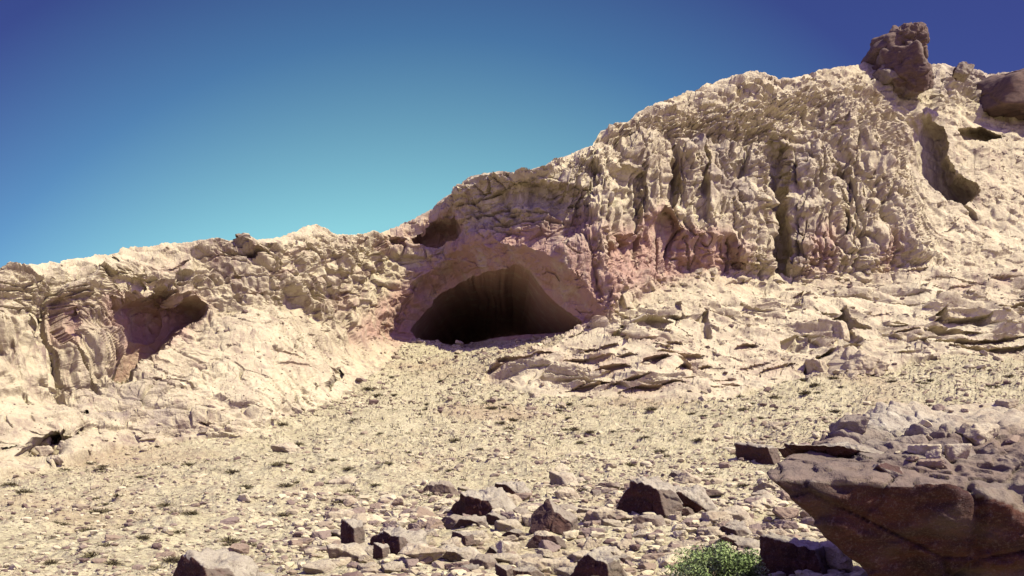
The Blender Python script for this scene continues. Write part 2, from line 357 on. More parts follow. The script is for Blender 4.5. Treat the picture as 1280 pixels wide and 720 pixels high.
# smoother stain walls of the recesses
inn = (PUSH.ravel()[ci] > 2.2)
D = np.where(inn, D * .55, D); YS = np.where(inn, YS * .4, YS)
disp[ci] += D * (1 - zg[ci])
yshift = np.zeros(x.shape, f32); yshift[ci] = YS * sstep(.75, .15, zg[ci]) * sstep(3.2, 2.0, COTL.ravel()[ci])
print('cliff disp', time.time() - T0, len(ci))
X, Yy, Z = x[gi], y[gi], z[gi]
D = 0.42 * fbm(X * .16, Yy * .16, Z * .16, 3, 60) + 0.15 * fbm(X * .9, Yy * .9, Z * .9, 3, 63)
near = np.clip(Yy / 60, 0.15, 1)
f1, f2, cid, til = voronoi(X * 1.3, Yy * 1.3, Z * 1.3, 8)
D += 0.46 * near * np.clip(.42 - f1, 0, 1) * (cid > .45) * 1.6
f1, f2, cid, til = voronoi(X * 2.9, Yy * 2.9, Z * 2.9, 9)
D += 0.38 * near * np.clip(.45 - f1, 0, 1) * (cid > .4) * 1.4
disp[gi] += D * zg[gi]
print('ground disp', time.time() - T0, len(gi))
fade = np.ones(BX.shape, f32)
fade *= np.clip((sk[None, :] - BY + 0 * BX) * -1 / 6 + .6, .6, 1)     # calmer at the very rim so that the outline keeps its course
disp = disp.reshape(BX.shape) * fade
DIR = NM.astype(f32)
P[..., 1] += yshift.reshape(BX.shape) * fade
P += DIR * disp[..., None]

# rim: the hill rolls over and falls away behind
BACK = [(0.8, .12), (2, .2), (4, .1), (8, -.6), (16, -3), (30, -9), (60, -24), (110, -48)]
rim = P[-1].copy()
back = []
for dy, dz in BACK:
    q = rim.copy(); q[:, 1] += dy; q[:, 0] *= (1 + dy / 200.0); q[:, 2] += dz
    q[:, 2] += 0.25 * min(dy, 4) * 0.3 * perlin(q[:, 0] * .5, q[:, 1] * .5, q[:, 2] * .5, 70)
    back.append(q)
# apron: the ground runs on below and behind the place the photographer stands
front = []
for fy in (0.05, .1, .17, .25, .34, .44, .55, .66, .76, .85, .92, .97):
    q = P[0].copy(); q[:, :2] *= fy; q[:, 2] = q[:, 2] * (1 - 0) + (1 - fy) * 0.1
    front.append(q)
NF, NB = len(front), len(back)
G3 = np.concatenate([np.array(front), P, np.array(back)], 0).astype(f32)
def ext(A, v0=None):
    A = A.reshape(NR, NC)
    return np.concatenate([np.repeat(A[:1], NF, 0), A, np.repeat(A[-1:], NB, 0)], 0)
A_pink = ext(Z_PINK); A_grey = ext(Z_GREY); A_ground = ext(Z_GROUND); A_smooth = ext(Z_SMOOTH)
RT = NR + NF + NB

def mesh_np(name, verts, quads, mat=None, smooth=True, attrs=None):
    me = bpy.data.meshes.new(name)
    nv, nq = len(verts), len(quads); k = quads.shape[1]
    me.vertices.add(nv); me.vertices.foreach_set('co', np.ascontiguousarray(verts, f32).ravel())
    me.loops.add(nq * k); me.loops.foreach_set('vertex_index', np.ascontiguousarray(quads, np.int32).ravel())
    me.polygons.add(nq)
    me.polygons.foreach_set('loop_start', np.arange(0, nq * k, k, dtype=np.int32))
    try: me.polygons.foreach_set('loop_total', np.full(nq, k, np.int32))
    except Exception: pass
    me.polygons.foreach_set('use_smooth', np.full(nq, smooth, bool))
    me.update(calc_edges=True)
    for an, av in (attrs or {}).items():
        a = me.attributes.new(an, 'FLOAT', 'POINT'); a.data.foreach_set('value', np.ascontiguousarray(av, f32).ravel())
    if mat: me.materials.append(mat)
    return me
def link(name, me, parent=None):
    o = bpy.data.objects.new(name, me); COL.objects.link(o)
    if parent: o.parent = parent
    return o
def tag(o, label=None, cat=None, group=None, kind=None):
    if label: o['label'] = label
    if cat: o['category'] = cat
    if group: o['group'] = group
    if kind: o['kind'] = kind
    return o

def surf(bx, by):
    """point on the finished hillside at a bearing."""
    c = int(np.clip(np.searchsorted(bcol, bx), 0, NC - 1))
    r = int(np.argmin(np.abs(BY[:, c] - by)))
    return P[r, c].astype(float)
# ------------------------------------------------------------------ materials
def nodes(name, rough=0.95):
    m = bpy.data.materials.new(name); m.use_nodes = True
    nt = m.node_tree; b = nt.nodes['Principled BSDF']
    b.inputs['Roughness'].default_value = rough
    b.inputs['Specular IOR Level'].default_value = 0.12
    return m, nt, b
class N:
    def __init__(s, nt): s.nt = nt
    def new(s, t, **kw):
        n = s.nt.nodes.new(t)
        for k, v in kw.items(): setattr(n, k, v)
        return n
    def lk(s, a, b): s.nt.links.new(a, b)
    def noise(s, vec, scale, detail=4, rough=.6, dist=0):
        n = s.new('ShaderNodeTexNoise'); n.inputs['Scale'].default_value = scale; n.inputs['Detail'].default_value = detail
        n.inputs['Roughness'].default_value = rough; n.inputs['Distortion'].default_value = dist
        s.lk(vec, n.inputs['Vector']); return n.outputs['Fac']
    def ramp(s, fac, stops):
        n = s.new('ShaderNodeValToRGB'); e = n.color_ramp.elements
        while len(e) < len(stops): e.new(.5)
        for i, (p, c) in enumerate(stops): e[i].position = p; e[i].color = c if len(c) == 4 else (*c, 1)
        s.lk(fac, n.inputs['Fac']); return n.outputs['Color']
    def rng(s, fac, a, b, lo=0, hi=1):
        n = s.new('ShaderNodeMapRange'); n.inputs[1].default_value = a; n.inputs[2].default_value = b; n.inputs[3].default_value = lo; n.inputs[4].default_value = hi
        s.lk(fac, n.inputs[0]); return n.outputs[0]
    def mix(s, fac, a, b, mode='MIX'):
        n = s.new('ShaderNodeMix', data_type='RGBA', blend_type=mode)
        for sock, v in ((n.inputs[0], fac), (n.inputs[6], a), (n.inputs[7], b)):
            if hasattr(v, 'node'): s.lk(v, sock)
            elif isinstance(v, (int, float)): sock.default_value = v
            else: sock.default_value = (*v, 1)
        return n.outputs[2]
    def math(s, op, a, b=0.0):
        n = s.new('ShaderNodeMath', operation=op)
        for sock, v in ((n.inputs[0], a), (n.inputs[1], b)):
            if hasattr(v, 'node'): s.lk(v, sock)
            else: sock.default_value = v
        return n.outputs[0]
    def attr(s, name):
        n = s.new('ShaderNodeAttribute'); n.attribute_name = name; return n.outputs['Fac']
    def pos(s): return s.new('ShaderNodeNewGeometry').outputs['Position']
    def obj(s): return s.new('ShaderNodeTexCoord').outputs['Object']
    def scale(s, v, sx, sy, sz):
        n = s.new('ShaderNodeMapping'); n.inputs['Scale'].default_value = (sx, sy, sz); s.lk(v, n.inputs['Vector']); return n.outputs[0]
    def bump(s, h, dist, strength, b, prev=None):
        n = s.new('ShaderNodeBump'); n.inputs['Distance'].default_value = dist; n.inputs['Strength'].default_value = strength
        s.lk(h, n.inputs['Height'])
        if prev: s.lk(prev, n.inputs['Normal'])
        if b: s.lk(n.outputs[0], b.inputs['Normal'])
        return n.outputs[0]

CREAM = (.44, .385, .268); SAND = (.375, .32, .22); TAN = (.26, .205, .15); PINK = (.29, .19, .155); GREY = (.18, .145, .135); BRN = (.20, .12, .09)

def hill_material():
    m, nt, b = nodes('limestone')
    n = N(nt); p = n.pos()
    big = n.noise(p, .09, 3); mid = n.noise(p, .6, 5, .65); fine = n.noise(p, 3.0, 5, .7)
    streak = n.noise(n.scale(p, .8, .8, .12), 1.0, 4, .65)
    c = n.mix(n.rng(big, .35, .65), CREAM, SAND)
    c = n.mix(n.rng(mid, .50, .72, 0, .7), c, TAN)
    c = n.mix(n.rng(fine, .55, .75, 0, .45), c, (.21, .16, .12))
    c = n.mix(n.rng(fine, .42, .25, 0, .5), c, (.50, .43, .30))
    vst = n.noise(n.scale(p, 1.3, 1.3, .5), 1.0, 5, .72)
    c = n.mix(n.math('MULTIPLY', n.rng(vst, .50, .64, 0, .78), n.rng(big, .30, .6, .35, 1)), c, (.17, .115, .10))
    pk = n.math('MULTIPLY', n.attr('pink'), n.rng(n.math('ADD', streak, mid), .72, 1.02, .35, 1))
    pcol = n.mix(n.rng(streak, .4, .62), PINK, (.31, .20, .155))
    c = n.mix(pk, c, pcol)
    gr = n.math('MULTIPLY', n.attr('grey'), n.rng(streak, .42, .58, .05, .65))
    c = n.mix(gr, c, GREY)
    # soil and grit of the scree
    gsc = n.mix(n.rng(mid, .35, .65), (.41, .37, .245), (.315, .28, .175))
    gsc = n.mix(n.rng(fine, .50, .62, 0, .65), gsc, (.20, .155, .11))
    gsc = n.mix(n.rng(n.noise(p, 9, 3, .7), .50, .62, 0, .7), gsc, (.16, .12, .09))
    gsc = n.mix(n.rng(big, .52, .66, 0, .5), gsc, (.25, .175, .115))
    c = n.mix(n.attr('scree'), c, gsc)
    n.lk(c, b.inputs['Base Color'])
    h1 = n.bump(n.noise(p, 2.2, 6, .7), .30, .55, None)
    n.bump(n.noise(p, 9, 4, .7), .10, .6, b, h1)
    return m
M_HILL = hill_material()

# ------------------------------------------------------------------ hill objects
idx = np.arange(RT * NC).reshape(RT, NC)
Q = np.stack([idx[:-1, :-1], idx[:-1, 1:], idx[1:, 1:], idx[1:, :-1]], -1).reshape(-1, 4)
def fmask(A): return (A[:-1, :-1] + A[1:, 1:] + A[:-1, 1:] + A[1:, :-1]).reshape(-1) / 4
lab = np.ones(len(Q), int)
lab[fmask(A_ground) > .5] = 0
lab[:(NF) * (NC - 1)] = 0
INm = {k: fmask(ext(v.astype(f32))) for k, v in INS.items()}
lab[INm[0] > 0] = 2
lab[INm[2] > 0] = 3
lab[INm[3] > 0] = 4
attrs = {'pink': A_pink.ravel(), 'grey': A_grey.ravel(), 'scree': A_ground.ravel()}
V = G3.reshape(-1, 3)
def piece(name, k, parent=None):
    q = Q[lab == k]; u, inv = np.unique(q, return_inverse=True)
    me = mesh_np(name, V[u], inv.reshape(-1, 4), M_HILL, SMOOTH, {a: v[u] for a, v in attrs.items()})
    return link(name, me, parent)
ground = tag(piece('ground', 0), 'stony pale scree slope rising to the foot of the cliff', 'slope', kind='structure')
cliff = tag(piece('cliff', 1), 'cream limestone cliff with a big dark cave at its foot', 'cliff', kind='structure')
cave = piece('cave', 2, cliff); cave['label'] = 'large arched cave mouth with dark interior'
a1 = piece('alcove', 3, cliff); a1['label'] = 'red brown shaded hollow in the lower cliff'
a2 = piece('alcove', 4, cliff); a2['label'] = 'small oval hollow above the cave'
# low plain that runs on to the horizon under and behind the hill
S = 9000
plain = tag(link('terrain', mesh_np('terrain', np.array([(-S, -S, -52), (S, -S, -52), (S, S, -52), (-S, S, -52)], f32), np.array([[0, 1, 2, 3]]), M_HILL, False, {'scree': np.ones(4)})),
            'flat desert plain around and behind the hill', 'plain', kind='structure')
print('hill', time.time() - T0)

# ------------------------------------------------------------------ light
SUNV = np.array(SUN_TO); SUNV = SUNV / np.linalg.norm(SUNV)
sl = bpy.data.lights.new('sun', 'SUN'); sl.energy = SUN_E; sl.angle = math.radians(.5); sl.color = (1.0, .955, .71)
so = bpy.data.objects.new('sun', sl); COL.objects.link(so)
from mathutils import Vector
so.rotation_euler = Vector(SUNV).to_track_quat('Z', 'Y').to_euler()
w = bpy.data.worlds.new('World'); scene.world = w; w.use_nodes = True
nt = w.node_tree; n = N(nt); bg = nt.nodes['Background']
sky = n.new('ShaderNodeTexSky', sky_type='NISHITA'); sky.sun_disc = False
sky.sun_elevation = math.asin(SUNV[2]); sky.sun_rotation = math.atan2(SUNV[0], SUNV[1])
sky.air_density = 1.0; sky.dust_density = .6; sky.ozone_density = 2.5
dirv = n.new('ShaderNodeTexCoord').outputs['Generated']
vm = n.new('ShaderNodeVectorMath', operation='DOT_PRODUCT'); n.lk(dirv, vm.inputs[0])
d0 = np.array([(SKYC[0] - 640) / F, 1, (HOR - SKYC[1]) / F]); d0 /= np.linalg.norm(d0); vm.inputs[1].default_value = d0
ang = n.math('ARCCOSINE', vm.outputs['Value'])
tint = n.ramp(n.math('DIVIDE', ang, math.radians(60)), SKY_STOPS)
n.lk(n.mix(1.0, sky.outputs[0], tint, 'MULTIPLY'), bg.inputs['Color'])
bg.inputs['Strength'].default_value = SKY_S
vs = scene.view_settings
vs.view_transform = 'Standard'; vs.look = 'None'; vs.gamma = 1; vs.exposure = EXPO; vs.use_curve_mapping = False
scene.cycles.max_bounces = 4; scene.cycles.diffuse_bounces = 3
# ------------------------------------------------------------------ loose rock
def rock_material():
    m, nt, b = nodes('weathered_rock')
    n = N(nt); p = n.obj()
    oi = n.new('ShaderNodeObjectInfo').outputs['Random']
    big = n.noise(p, .9, 4); mid = n.noise(p, 4, 5, .7); fine = n.noise(p, 16, 4, .7)
    bed = n.noise(n.scale(p, .8, .8, 3), 1.3, 6, .7, .2)
    top = n.mix(n.rng(big, .35, .65), (.31, .275, .215), (.23, .20, .155))
    top = n.mix(n.rng(mid, .52, .66, 0, .7), top, (.15, .12, .10))
    top = n.mix(n.rng(mid, .44, .30, 0, .7), top, (.40, .37, .29))
    fr = n.mix(n.rng(bed, .38, .62), (.058, .023, .016), (.024, .012, .012))  # red-brown of broken faces, darkened further to paint in their shade
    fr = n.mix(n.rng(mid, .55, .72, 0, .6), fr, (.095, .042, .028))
    c = n.mix(n.attr('fresh_shade'), top, fr)
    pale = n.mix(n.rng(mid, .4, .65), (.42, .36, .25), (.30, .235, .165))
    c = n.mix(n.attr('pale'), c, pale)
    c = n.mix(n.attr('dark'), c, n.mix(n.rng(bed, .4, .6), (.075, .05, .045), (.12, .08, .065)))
    c = n.mix(n.rng(fine, .55, .75, 0, .6), c, (.13, .10, .09))
    c = n.mix(n.rng(n.noise(p, 45, 3, .75), .53, .68, 0, .55), c, (.10, .075, .065))
    n.lk(c, b.inputs['Base Color'])
    h = n.bump(mid, .06, .7, None); h = n.bump(bed, .10, .5, None, h)
    h = n.bump(fine, .02, .7, None, h)
    n.bump(n.noise(p, 60, 3, .7), .006, .7, b, h)
    return m
M_ROCK = rock_material()

def stone_material():
    m, nt, b = nodes('scree_stone')
    n = N(nt); p = n.pos()
    a = n.attr('rnd')
    c = n.ramp(a, [(0, (.45, .395, .27)), (.35, (.37, .32, .215)), (.5, (.25, .20, .145)), (.7, (.21, .155, .115)), (.9, (.18, .135, .115)), (1, (.12, .08, .07))])
    c = n.mix(n.rng(n.noise(p, 7, 4, .7), .5, .7, 0, .6), c, (.20, .155, .115))
    n.lk(c, b.inputs['Base Color'])
    n.bump(n.noise(p, 12, 4, .7), .05, .6, b)
    return m
M_STONE = stone_material()

_ICO = {}
def ico(level):
    if level not in _ICO:
        bm = bmesh.new(); bmesh.ops.create_icosphere(bm, subdivisions=level, radius=1)
        bm.verts.ensure_lookup_table()
        v = np.array([q.co[:] for q in bm.verts], f32); f = np.array([[q.index for q in t.verts] for t in bm.faces], np.int32)
        bm.free(); _ICO[level] = (v / np.linalg.norm(v, axis=1)[:, None], f)
    return _ICO[level]

def rock_shape(planes, level, seed, soft=22, dims=(1, 1, 1), rough=.05, bed=0.0, freq=2.2):
    """convex block bounded by planes (normal, distance, freshly broken and shade-dark?), worn and chipped."""
    v, f = ico(level)
    acc = np.zeros(len(v)); best = np.zeros(len(v)); fresh_shade = np.zeros(len(v), f32)
    for nrm, d, fr in planes:
        nn = np.array(nrm, float); nn /= np.linalg.norm(nn)
        q = np.maximum(v @ nn, 0) / d
        acc += q ** soft
        fresh_shade = np.where(q > best, fr, fresh_shade); best = np.maximum(best, q)
    P_ = (v / (acc ** (1 / soft))[:, None] * np.array(dims)).astype(f32)
    s = freq / max(.3, np.mean(dims))
    X, Y, Z = P_[:, 0] * s, P_[:, 1] * s, P_[:, 2] * s
    size = float(np.mean(dims))
    dd = rough * size * (1.2 * fbm(X * .5, Y * .5, Z * .5, 2, seed) + .5 * fbm(X * 1.6, Y * 1.6, Z * 1.6, 3, seed + 4))
    f1, f2, cid, til = voronoi(X * .9, Y * .9, Z * .9, seed % 9)
    dd += rough * size * (1.8 * til - .25 * sstep(.08, 0, f2 - f1))
    if bed:
        zz = Z * 1.6 + .5 * fbm(X * .4, Y * .4, Z * .4, 2, seed + 9)
        fr_ = zz - np.floor(zz)
        dd -= bed * size * sstep(.25, .0, fr_) * sstep(-.2, .3, perlin(X * .5, Y * .5, np.floor(zz) * 3.7, seed + 2))
    P_ += v * dd[:, None]
    return P_.astype(f32), f, fresh_shade

def rnd_planes(r, n=11, flat=1.0):
    out = []
    for i in range(n):
        q = r.normal(size=3); q /= np.linalg.norm(q)
        out.append((q, r.uniform(.62, .95), 1.0 if r.random() < .35 else 0.0))
    for ax in ((1, 0, 0), (-1, 0, 0), (0, 1, 0), (0, -1, 0), (0, 0, 1), (0, 0, -1)): out.append((np.array(ax, float), 1.08, 0.0))
    return out
def left_block(r):      # tall broken face to the left, worn back sloping down to the right
    j = lambda a: r.normal() * a
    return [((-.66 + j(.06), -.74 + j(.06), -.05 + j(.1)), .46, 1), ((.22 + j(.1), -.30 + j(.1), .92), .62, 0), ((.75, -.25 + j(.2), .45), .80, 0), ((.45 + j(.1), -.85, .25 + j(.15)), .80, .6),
            ((0, 1, .2), .8, 0), ((0, 0, -1), .7, 0), ((-.5, .6, .5), .85, 0), ((1, 0, 0), 1.0, 0), ((-.3 + j(.1), -.5, .8), .80, 0)]
def flat_block(r):      # low slab with an undercut front
    j = lambda a: r.normal() * a
    return [((.05 + j(.1), -.28 + j(.1), .95), .62, 0), ((-.25 + j(.2), -.85, -.35 + j(.15)), .66, 1), ((-.9, -.2 + j(.2), -.15), .9, 1), ((.85, -.2, .5), .9, 0), ((0, 1, .2), .9, 0), ((0, 0, -1), .8, 0),
            ((.4 + j(.1), -.85, .2), .82, 0), ((-.5, .3, .75), .9, 0)]
def peak_block(r):
    j = lambda a: r.normal() * a
    return [((-.72, -.5, .45 + j(.1)), .52, 1), ((.62, -.35, .65 + j(.1)), .58, .0), ((.15, -.95, .05), .62, 1), ((0, .9, .4), .7, 0), ((0, 0, -1), .7, 0), ((.9, -.3, -.1), .85, .5), ((-.9, .3, 0), .9, .5)]
def cube_block(r):
    j = lambda a: r.normal() * a
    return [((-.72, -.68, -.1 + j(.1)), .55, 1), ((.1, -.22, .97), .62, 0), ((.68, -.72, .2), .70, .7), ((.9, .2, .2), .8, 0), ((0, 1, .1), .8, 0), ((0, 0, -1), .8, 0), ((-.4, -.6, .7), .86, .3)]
FAM = {'left': left_block, 'flat': flat_block, 'peak': peak_block, 'cube': cube_block, 'any': lambda r: rnd_planes(r)}

BOULDERS = []
def boulder(cx, base, w, h, fam, label, seed, depth=1.0, pale=0, dark=0, sink=.12, level=5, rough=.10, bed=.0, cat='boulder', name='boulder', at=None, soft=26, rot=0.0, group=None, fwd=.40):
    r = np.random.default_rng(seed)
    g = surf(cx, base) if at is None else np.array(at, float)
    k = g[1] / F
    W, H = w * k, h * k
    planes = FAM[fam](r) if isinstance(fam, str) else fam
    v, f, fr = rock_shape(planes, level, seed, soft, (W * .5, W * .5 * depth, H * .5 / (1 - sink * .5)), rough, bed)
    # scale to the wanted width and height
    lo, hi = v.min(0), v.max(0)
    v = (v - (lo + hi) / 2) * np.array([W / (hi[0] - lo[0]), W * depth / (hi[1] - lo[1]), H * (1 + sink) / (hi[2] - lo[2])], f32)
    v[:, 2] += H * (1 + sink) / 2
    me = mesh_np(name, v, f, M_ROCK, True, {'fresh_shade': fr, 'pale': np.full(len(v), pale, f32), 'dark': np.full(len(v), dark, f32)})
    o = tag(link(name, me), label, cat, group)
    o.location = (g[0], g[1] + W * depth * fwd, g[2] - H * sink)
    o.rotation_euler[2] = rot
    BOULDERS.append(o)
    return o

# --- blocks in the foreground: bearing of the foot, size
boulder(237, 742, 118, 58, 'left', 'grey boulder with a dark broken left end, leftmost of the foreground boulders', 101, level=6)
boulder(310, 728, 74, 20, 'flat', 'low brown slab lying against the right side of the leftmost grey boulder', 102, .8)
boulder(486, 694, 84, 38, 'left', 'long grey boulder with red front, behind a pale slab', 103, .8, level=6, rot=-.1)
boulder(438, 690, 36, 40, 'cube', 'upright block forming the dark left face of the long grey boulder', 104, .9, sink=.05)  # separate block models the dark left face of the long boulder
boulder(432, 706, 58, 24, 'flat', 'pinkish pale slab in front of the dark left face of the long grey boulder', 105, .8, pale=.4)
boulder(475, 704, 26, 20, 'cube', 'small red brown cube of rock beside the pinkish pale slab', 106)
boulder(608, 657, 98, 40, 'flat', 'broad grey slab tilted to the right with a dark undercut edge', 107, .8, level=6)
boulder(580, 634, 30, 14, 'peak', 'small brown rock at the upper left of the broad grey slab', 108)
boulder(646, 624, 58, 26, 'flat', 'pink brown boulder with layered front, above the broad grey slab', 109, .8, level=6)
boulder(693, 676, 66, 42, 'peak', 'dark purple pointed boulder left of the big dark red boulder', 110, .9, level=6, dark=.35)
boulder(682, 684, 30, 18, 'any', 'pale stone leaning on the front of the dark pointed boulder', 111, pale=.9)
boulder(706, 644, 50, 13, 'flat', 'thin dark slab behind the dark pointed boulder', 112, .6, dark=.3)
boulder(577, 685, 36, 17, 'cube', 'small dark red rock between the long grey boulder and the pale rubble', 113, dark=.2)
boulder(578, 702, 62, 18, 'flat', 'flat pink slab below the small dark red rock', 114, .7, pale=.2)
boulder(634, 694, 32, 20, 'any', 'pale grey stone with a cracked left side near the bottom', 115, pale=.6)
boulder(748, 727, 78, 46, 'left', 'grey slab with a very dark left face at the bottom edge', 116, .8, level=6)
boulder(665, 716, 44, 22, 'any', 'pale pink stone left of the grey slab with the very dark face', 117, pale=.7)
boulder(630, 728, 24, 22, 'cube', 'small maroon block cut by the bottom edge', 118, dark=.2)
boulder(816, 664, 82, 54, 'left', 'big boulder with a dark red left face, right of centre', 119, .9, level=6, sink=.1)
boulder(868, 658, 84, 38, 'flat', 'grey cracked slab joined to the right of the big dark red boulder', 120, .7, level=6)
boulder(862, 606, 40, 16, 'peak', 'small pale pointed rock on the slope above the grey cracked slab', 121, pale=.7)
boulder(898, 672, 40, 18, 'any', 'pale stone below the right end of the grey cracked slab', 122, pale=.6)
boulder(953, 579, 56, 30, 'cube', 'dull maroon block at the left of the overhanging foreground rock', 123, .8, dark=.15, level=6)
boulder(1008, 736, 88, 58, 'cube', 'squared red brown block under the overhanging foreground rock', 124, .9, level=6, at=None)
boulder(1050, 734, 44, 38, 'any', 'rounded pale stone touching the squared red brown block', 125, pale=.8, level=6)
boulder(760, 700, 60, 20, 'flat', 'flat grey stone between the dark pointed boulder and the bush', 126, .7, pale=.3)
boulder(905, 700, 50, 16, 'flat', 'thin grey slab behind the green bush', 127, .7, pale=.2)
boulder(528, 712, 60, 24, 'any', 'pale rounded stone at the bottom left of centre', 128, pale=.7)
boulder(356, 566, 40, 14, 'flat', 'lone pale slab high on the left of the scree', 129, .8, pale=.7)
slab_mesh = []
for k in range(8):
    rv = np.random.default_rng(250 + k)
    v_, f_, fr_ = rock_shape(FAM['flat' if k % 2 else 'left'](rv), 5, 250 + k, 22, (.5, .42, .25 + .06 * (k % 3)), .09)
    slab_mesh.append(mesh_np('flat_rock', v_, f_, M_ROCK, True, {'fresh_shade': fr_, 'pale': np.full(len(v_), (0, .5, .2, .8)[k % 4], f32), 'dark': np.full(len(v_), (.2, 0, .4, 0)[k % 4], f32)}))
rs = np.random.default_rng(31)
for i in range(110):
    bx_, by_ = (rs.uniform(390, 965), rs.uniform(598, 722)) if i % 4 else (rs.uniform(560, 960), rs.uniform(655, 722))
    g_ = surf(bx_, by_); sz = g_[1] / F * rs.uniform(18, 44) * (.7 + .5 * (by_ - 598) / 120)
    o = bpy.data.objects.new('flat_rock', slab_mesh[i % 8]); COL.objects.link(o)
    o.location = (g_[0], g_[1], g_[2] + sz * .12); o.scale = (sz, sz * rs.uniform(.8, 1.1), sz * rs.uniform(.75, 1.2)); o.rotation_euler = (rs.normal() * .12, rs.normal() * .12, rs.normal() * .45)
    tag(o, 'flat grey brown slab lying among the foreground rubble', 'rock', 'flat rocks among the foreground rubble')
# --- blocks on the upper slope
boulder(1084, 470, 88, 42, 'peak', 'pale triangular block with a purple left face at the foot of the terraces', 130, .8, pale=.9, level=6, bed=.05)
boulder(1026, 464, 36, 20, 'flat', 'tilted pale slab left of the triangular block', 131, .8, pale=.9)
boulder(1050, 428, 36, 30, 'cube', 'squared pale block on the terraces above the triangular block', 132, .8, pale=1)
boulder(776, 384, 44, 26, 'cube', 'pale angular block right of the cave mouth', 133, .8, pale=1)
boulder(800, 408, 60, 22, 'flat', 'pale slab below the angular block right of the cave', 134, .8, pale=.9)
for i, (cx, by_, w_, h_) in enumerate([(42, 566, 20, 16), (58, 574, 18, 14), (72, 562, 16, 14), (50, 584, 22, 14), (84, 552, 16, 12), (34, 580, 14, 12), (70, 584, 16, 12), (94, 560, 12, 12)]):
    boulder(cx, by_, w_, h_, 'any', 'pale block jammed in the dark hollow at the far left', 140 + i, pale=1, level=4, group='pale blocks in the dark hollow')
pale_mesh = []
for k in range(8):
    rv = np.random.default_rng(270 + k)
    v_, f_, fr_ = rock_shape(FAM[('any', 'cube', 'flat', 'left')[k % 4]](rv), 4, 270 + k, 34, (.5, .42, .36), .09)
    pale_mesh.append(mesh_np('fallen_block', v_, f_, M_ROCK, False, {'fresh_shade': fr_ * .4, 'pale': np.full(len(v_), 1 - .12 * (k % 3), f32), 'dark': np.zeros(len(v_), f32)}))
lines = [([(525, 428), (600, 440), (700, 430)], 16), ([(600, 492), (700, 500), (800, 502), (930, 496)], 20), ([(770, 385), (860, 346), (1000, 352), (1140, 345)], 22), ([(60, 585), (150, 558), (300, 544), (430, 490)], 24), ([(1000, 474), (1110, 466), (1270, 440)], 20)]
for line, n_ in lines:
    L_ = np.array(line, float)
    for i in range(n_):
        bx_ = rs.uniform(L_[0, 0], L_[-1, 0]); by_ = np.interp(bx_, L_[:, 0], L_[:, 1]) + rs.normal() * 5 + 2
        g_ = surf(bx_, by_); sz = g_[1] / F * rs.uniform(5, 11) * (1.5 if i % 6 == 0 else 1)
        o = bpy.data.objects.new('fallen_block', pale_mesh[int(rs.integers(0, 8))]); COL.objects.link(o)
        o.location = (g_[0], g_[1], g_[2] + sz * .12); o.scale = (sz, sz, sz * rs.uniform(.7, 1.1)); o.rotation_euler = (rs.normal() * .3, rs.normal() * .3, rs.uniform(0, 6.28))
        tag(o, 'small pale block fallen at the foot of the cliff and its ledges', 'block', 'pale blocks fallen from the cliff')
# --- on the crest
t0 = surf(1125, 112)
def crest(px0, px1, py0, py1, dY, fam, label, seed, **kw):
    Yb = t0[1] + dY; k = Yb / F
    at = ((px0 + px1) / 2 / 1.0 - 640) * k, Yb, (HOR - py1) * k
    return boulder(0, 0, px1 - px0, py1 - py0, fam, label, seed, at=at, sink=.02, fwd=0, **kw)
top_planes = [((-.85, -.3, .35), .80, 0), ((-.45, -.3, .85), .62, 0), ((.1, -.2, 1), .80, 0), ((.95, -.2, .1), .70, 0), ((-.3, -.95, -.1), .75, 0), ((-.7, -.4, -.6), .95, 0), ((.2, -.6, -.8), .8, 0), ((0, 1, 0), .8, 0), ((.6, -.5, .6), .9, 0), ((0, 0, -1), .8, 0)]
crest(1096, 1168, 64, 124, -.4, 'any', 'rounded dark boulder carrying the topmost rock on the crest', 151, dark=.8, level=6, rough=.14, soft=14)
crest(1084, 1165, 27, 84, .3, top_planes, 'topmost dark rock balanced on the crest at the upper right', 152, dark=.95, level=6, rough=.17, depth=.7, soft=14)
crest(1090, 1126, 80, 108, -.6, 'any', 'small dark block at the left foot of the balanced rocks', 153, dark=.6, level=5)
ridge_planes = [((-.5, -.3, .8), .55, 0), ((-.2, -.75, .6), .7, 0), ((.1, 0, 1), .62, 0), ((-.9, -.2, .2), .9, 0), ((0, -1, 0), .8, 0), ((0, 1, 0), .8, 0), ((1, 0, 0), 1, 0), ((0, 0, -1), .8, 0)]
crest(1186, 1440, 70, 160, float(surf(1262, 128)[1] - t0[1]) - .3, ridge_planes, 'dark brown rocky knoll on the crest at the right edge', 154, dark=1, level=7, rough=.07, depth=.5, cat='rock outcrop', name='rock_outcrop')
crest(1188, 1216, 82, 100, -1, 'any', 'small brown rock between the knoll and the balanced rocks', 155, dark=.4, level=5)

# --- the overhanging rock close to the camera
hc = np.array([5.6, 11.6, -.9])
def pl(pt, nrm, fr):
    nn = np.array(nrm, float); nn /= np.linalg.norm(nn)
    return (nn, float((np.array(pt) - hc) @ nn), fr)
hero_planes = [pl((2.9, 9.0, -.03), (.02, -.27, .96), 0), pl((2.75, 9.0, -.05), (-.10, -.83, -.55), 1), pl((2.62, 9.0, -.05), (-.70, .30, -.66), 1), pl((4.2, 11.4, .6), (-.72, .40, .56), 0),
               pl((0, 15.2, 0), (0, 1, .15), 0), pl((9.4, 0, 0), (1, 0, 0), 1), pl((0, 0, -3.0), (0, 0, -1), 0), pl((5, 13.2, 1.0), (0, .1, 1), 0), pl((4.45, 8.83, -.05), (.25, -.85, .35), .5)]
v, f, fr = rock_shape(hero_planes, 8, 160, 36, (1, 1, 1), .0, 0)
X, Y, Z = v[:, 0], v[:, 1], v[:, 2]
d, _ = ico(8)
f1, f2, cid, til = voronoi(X * .55, Y * .55, Z * .8 + .2 * X, 11)
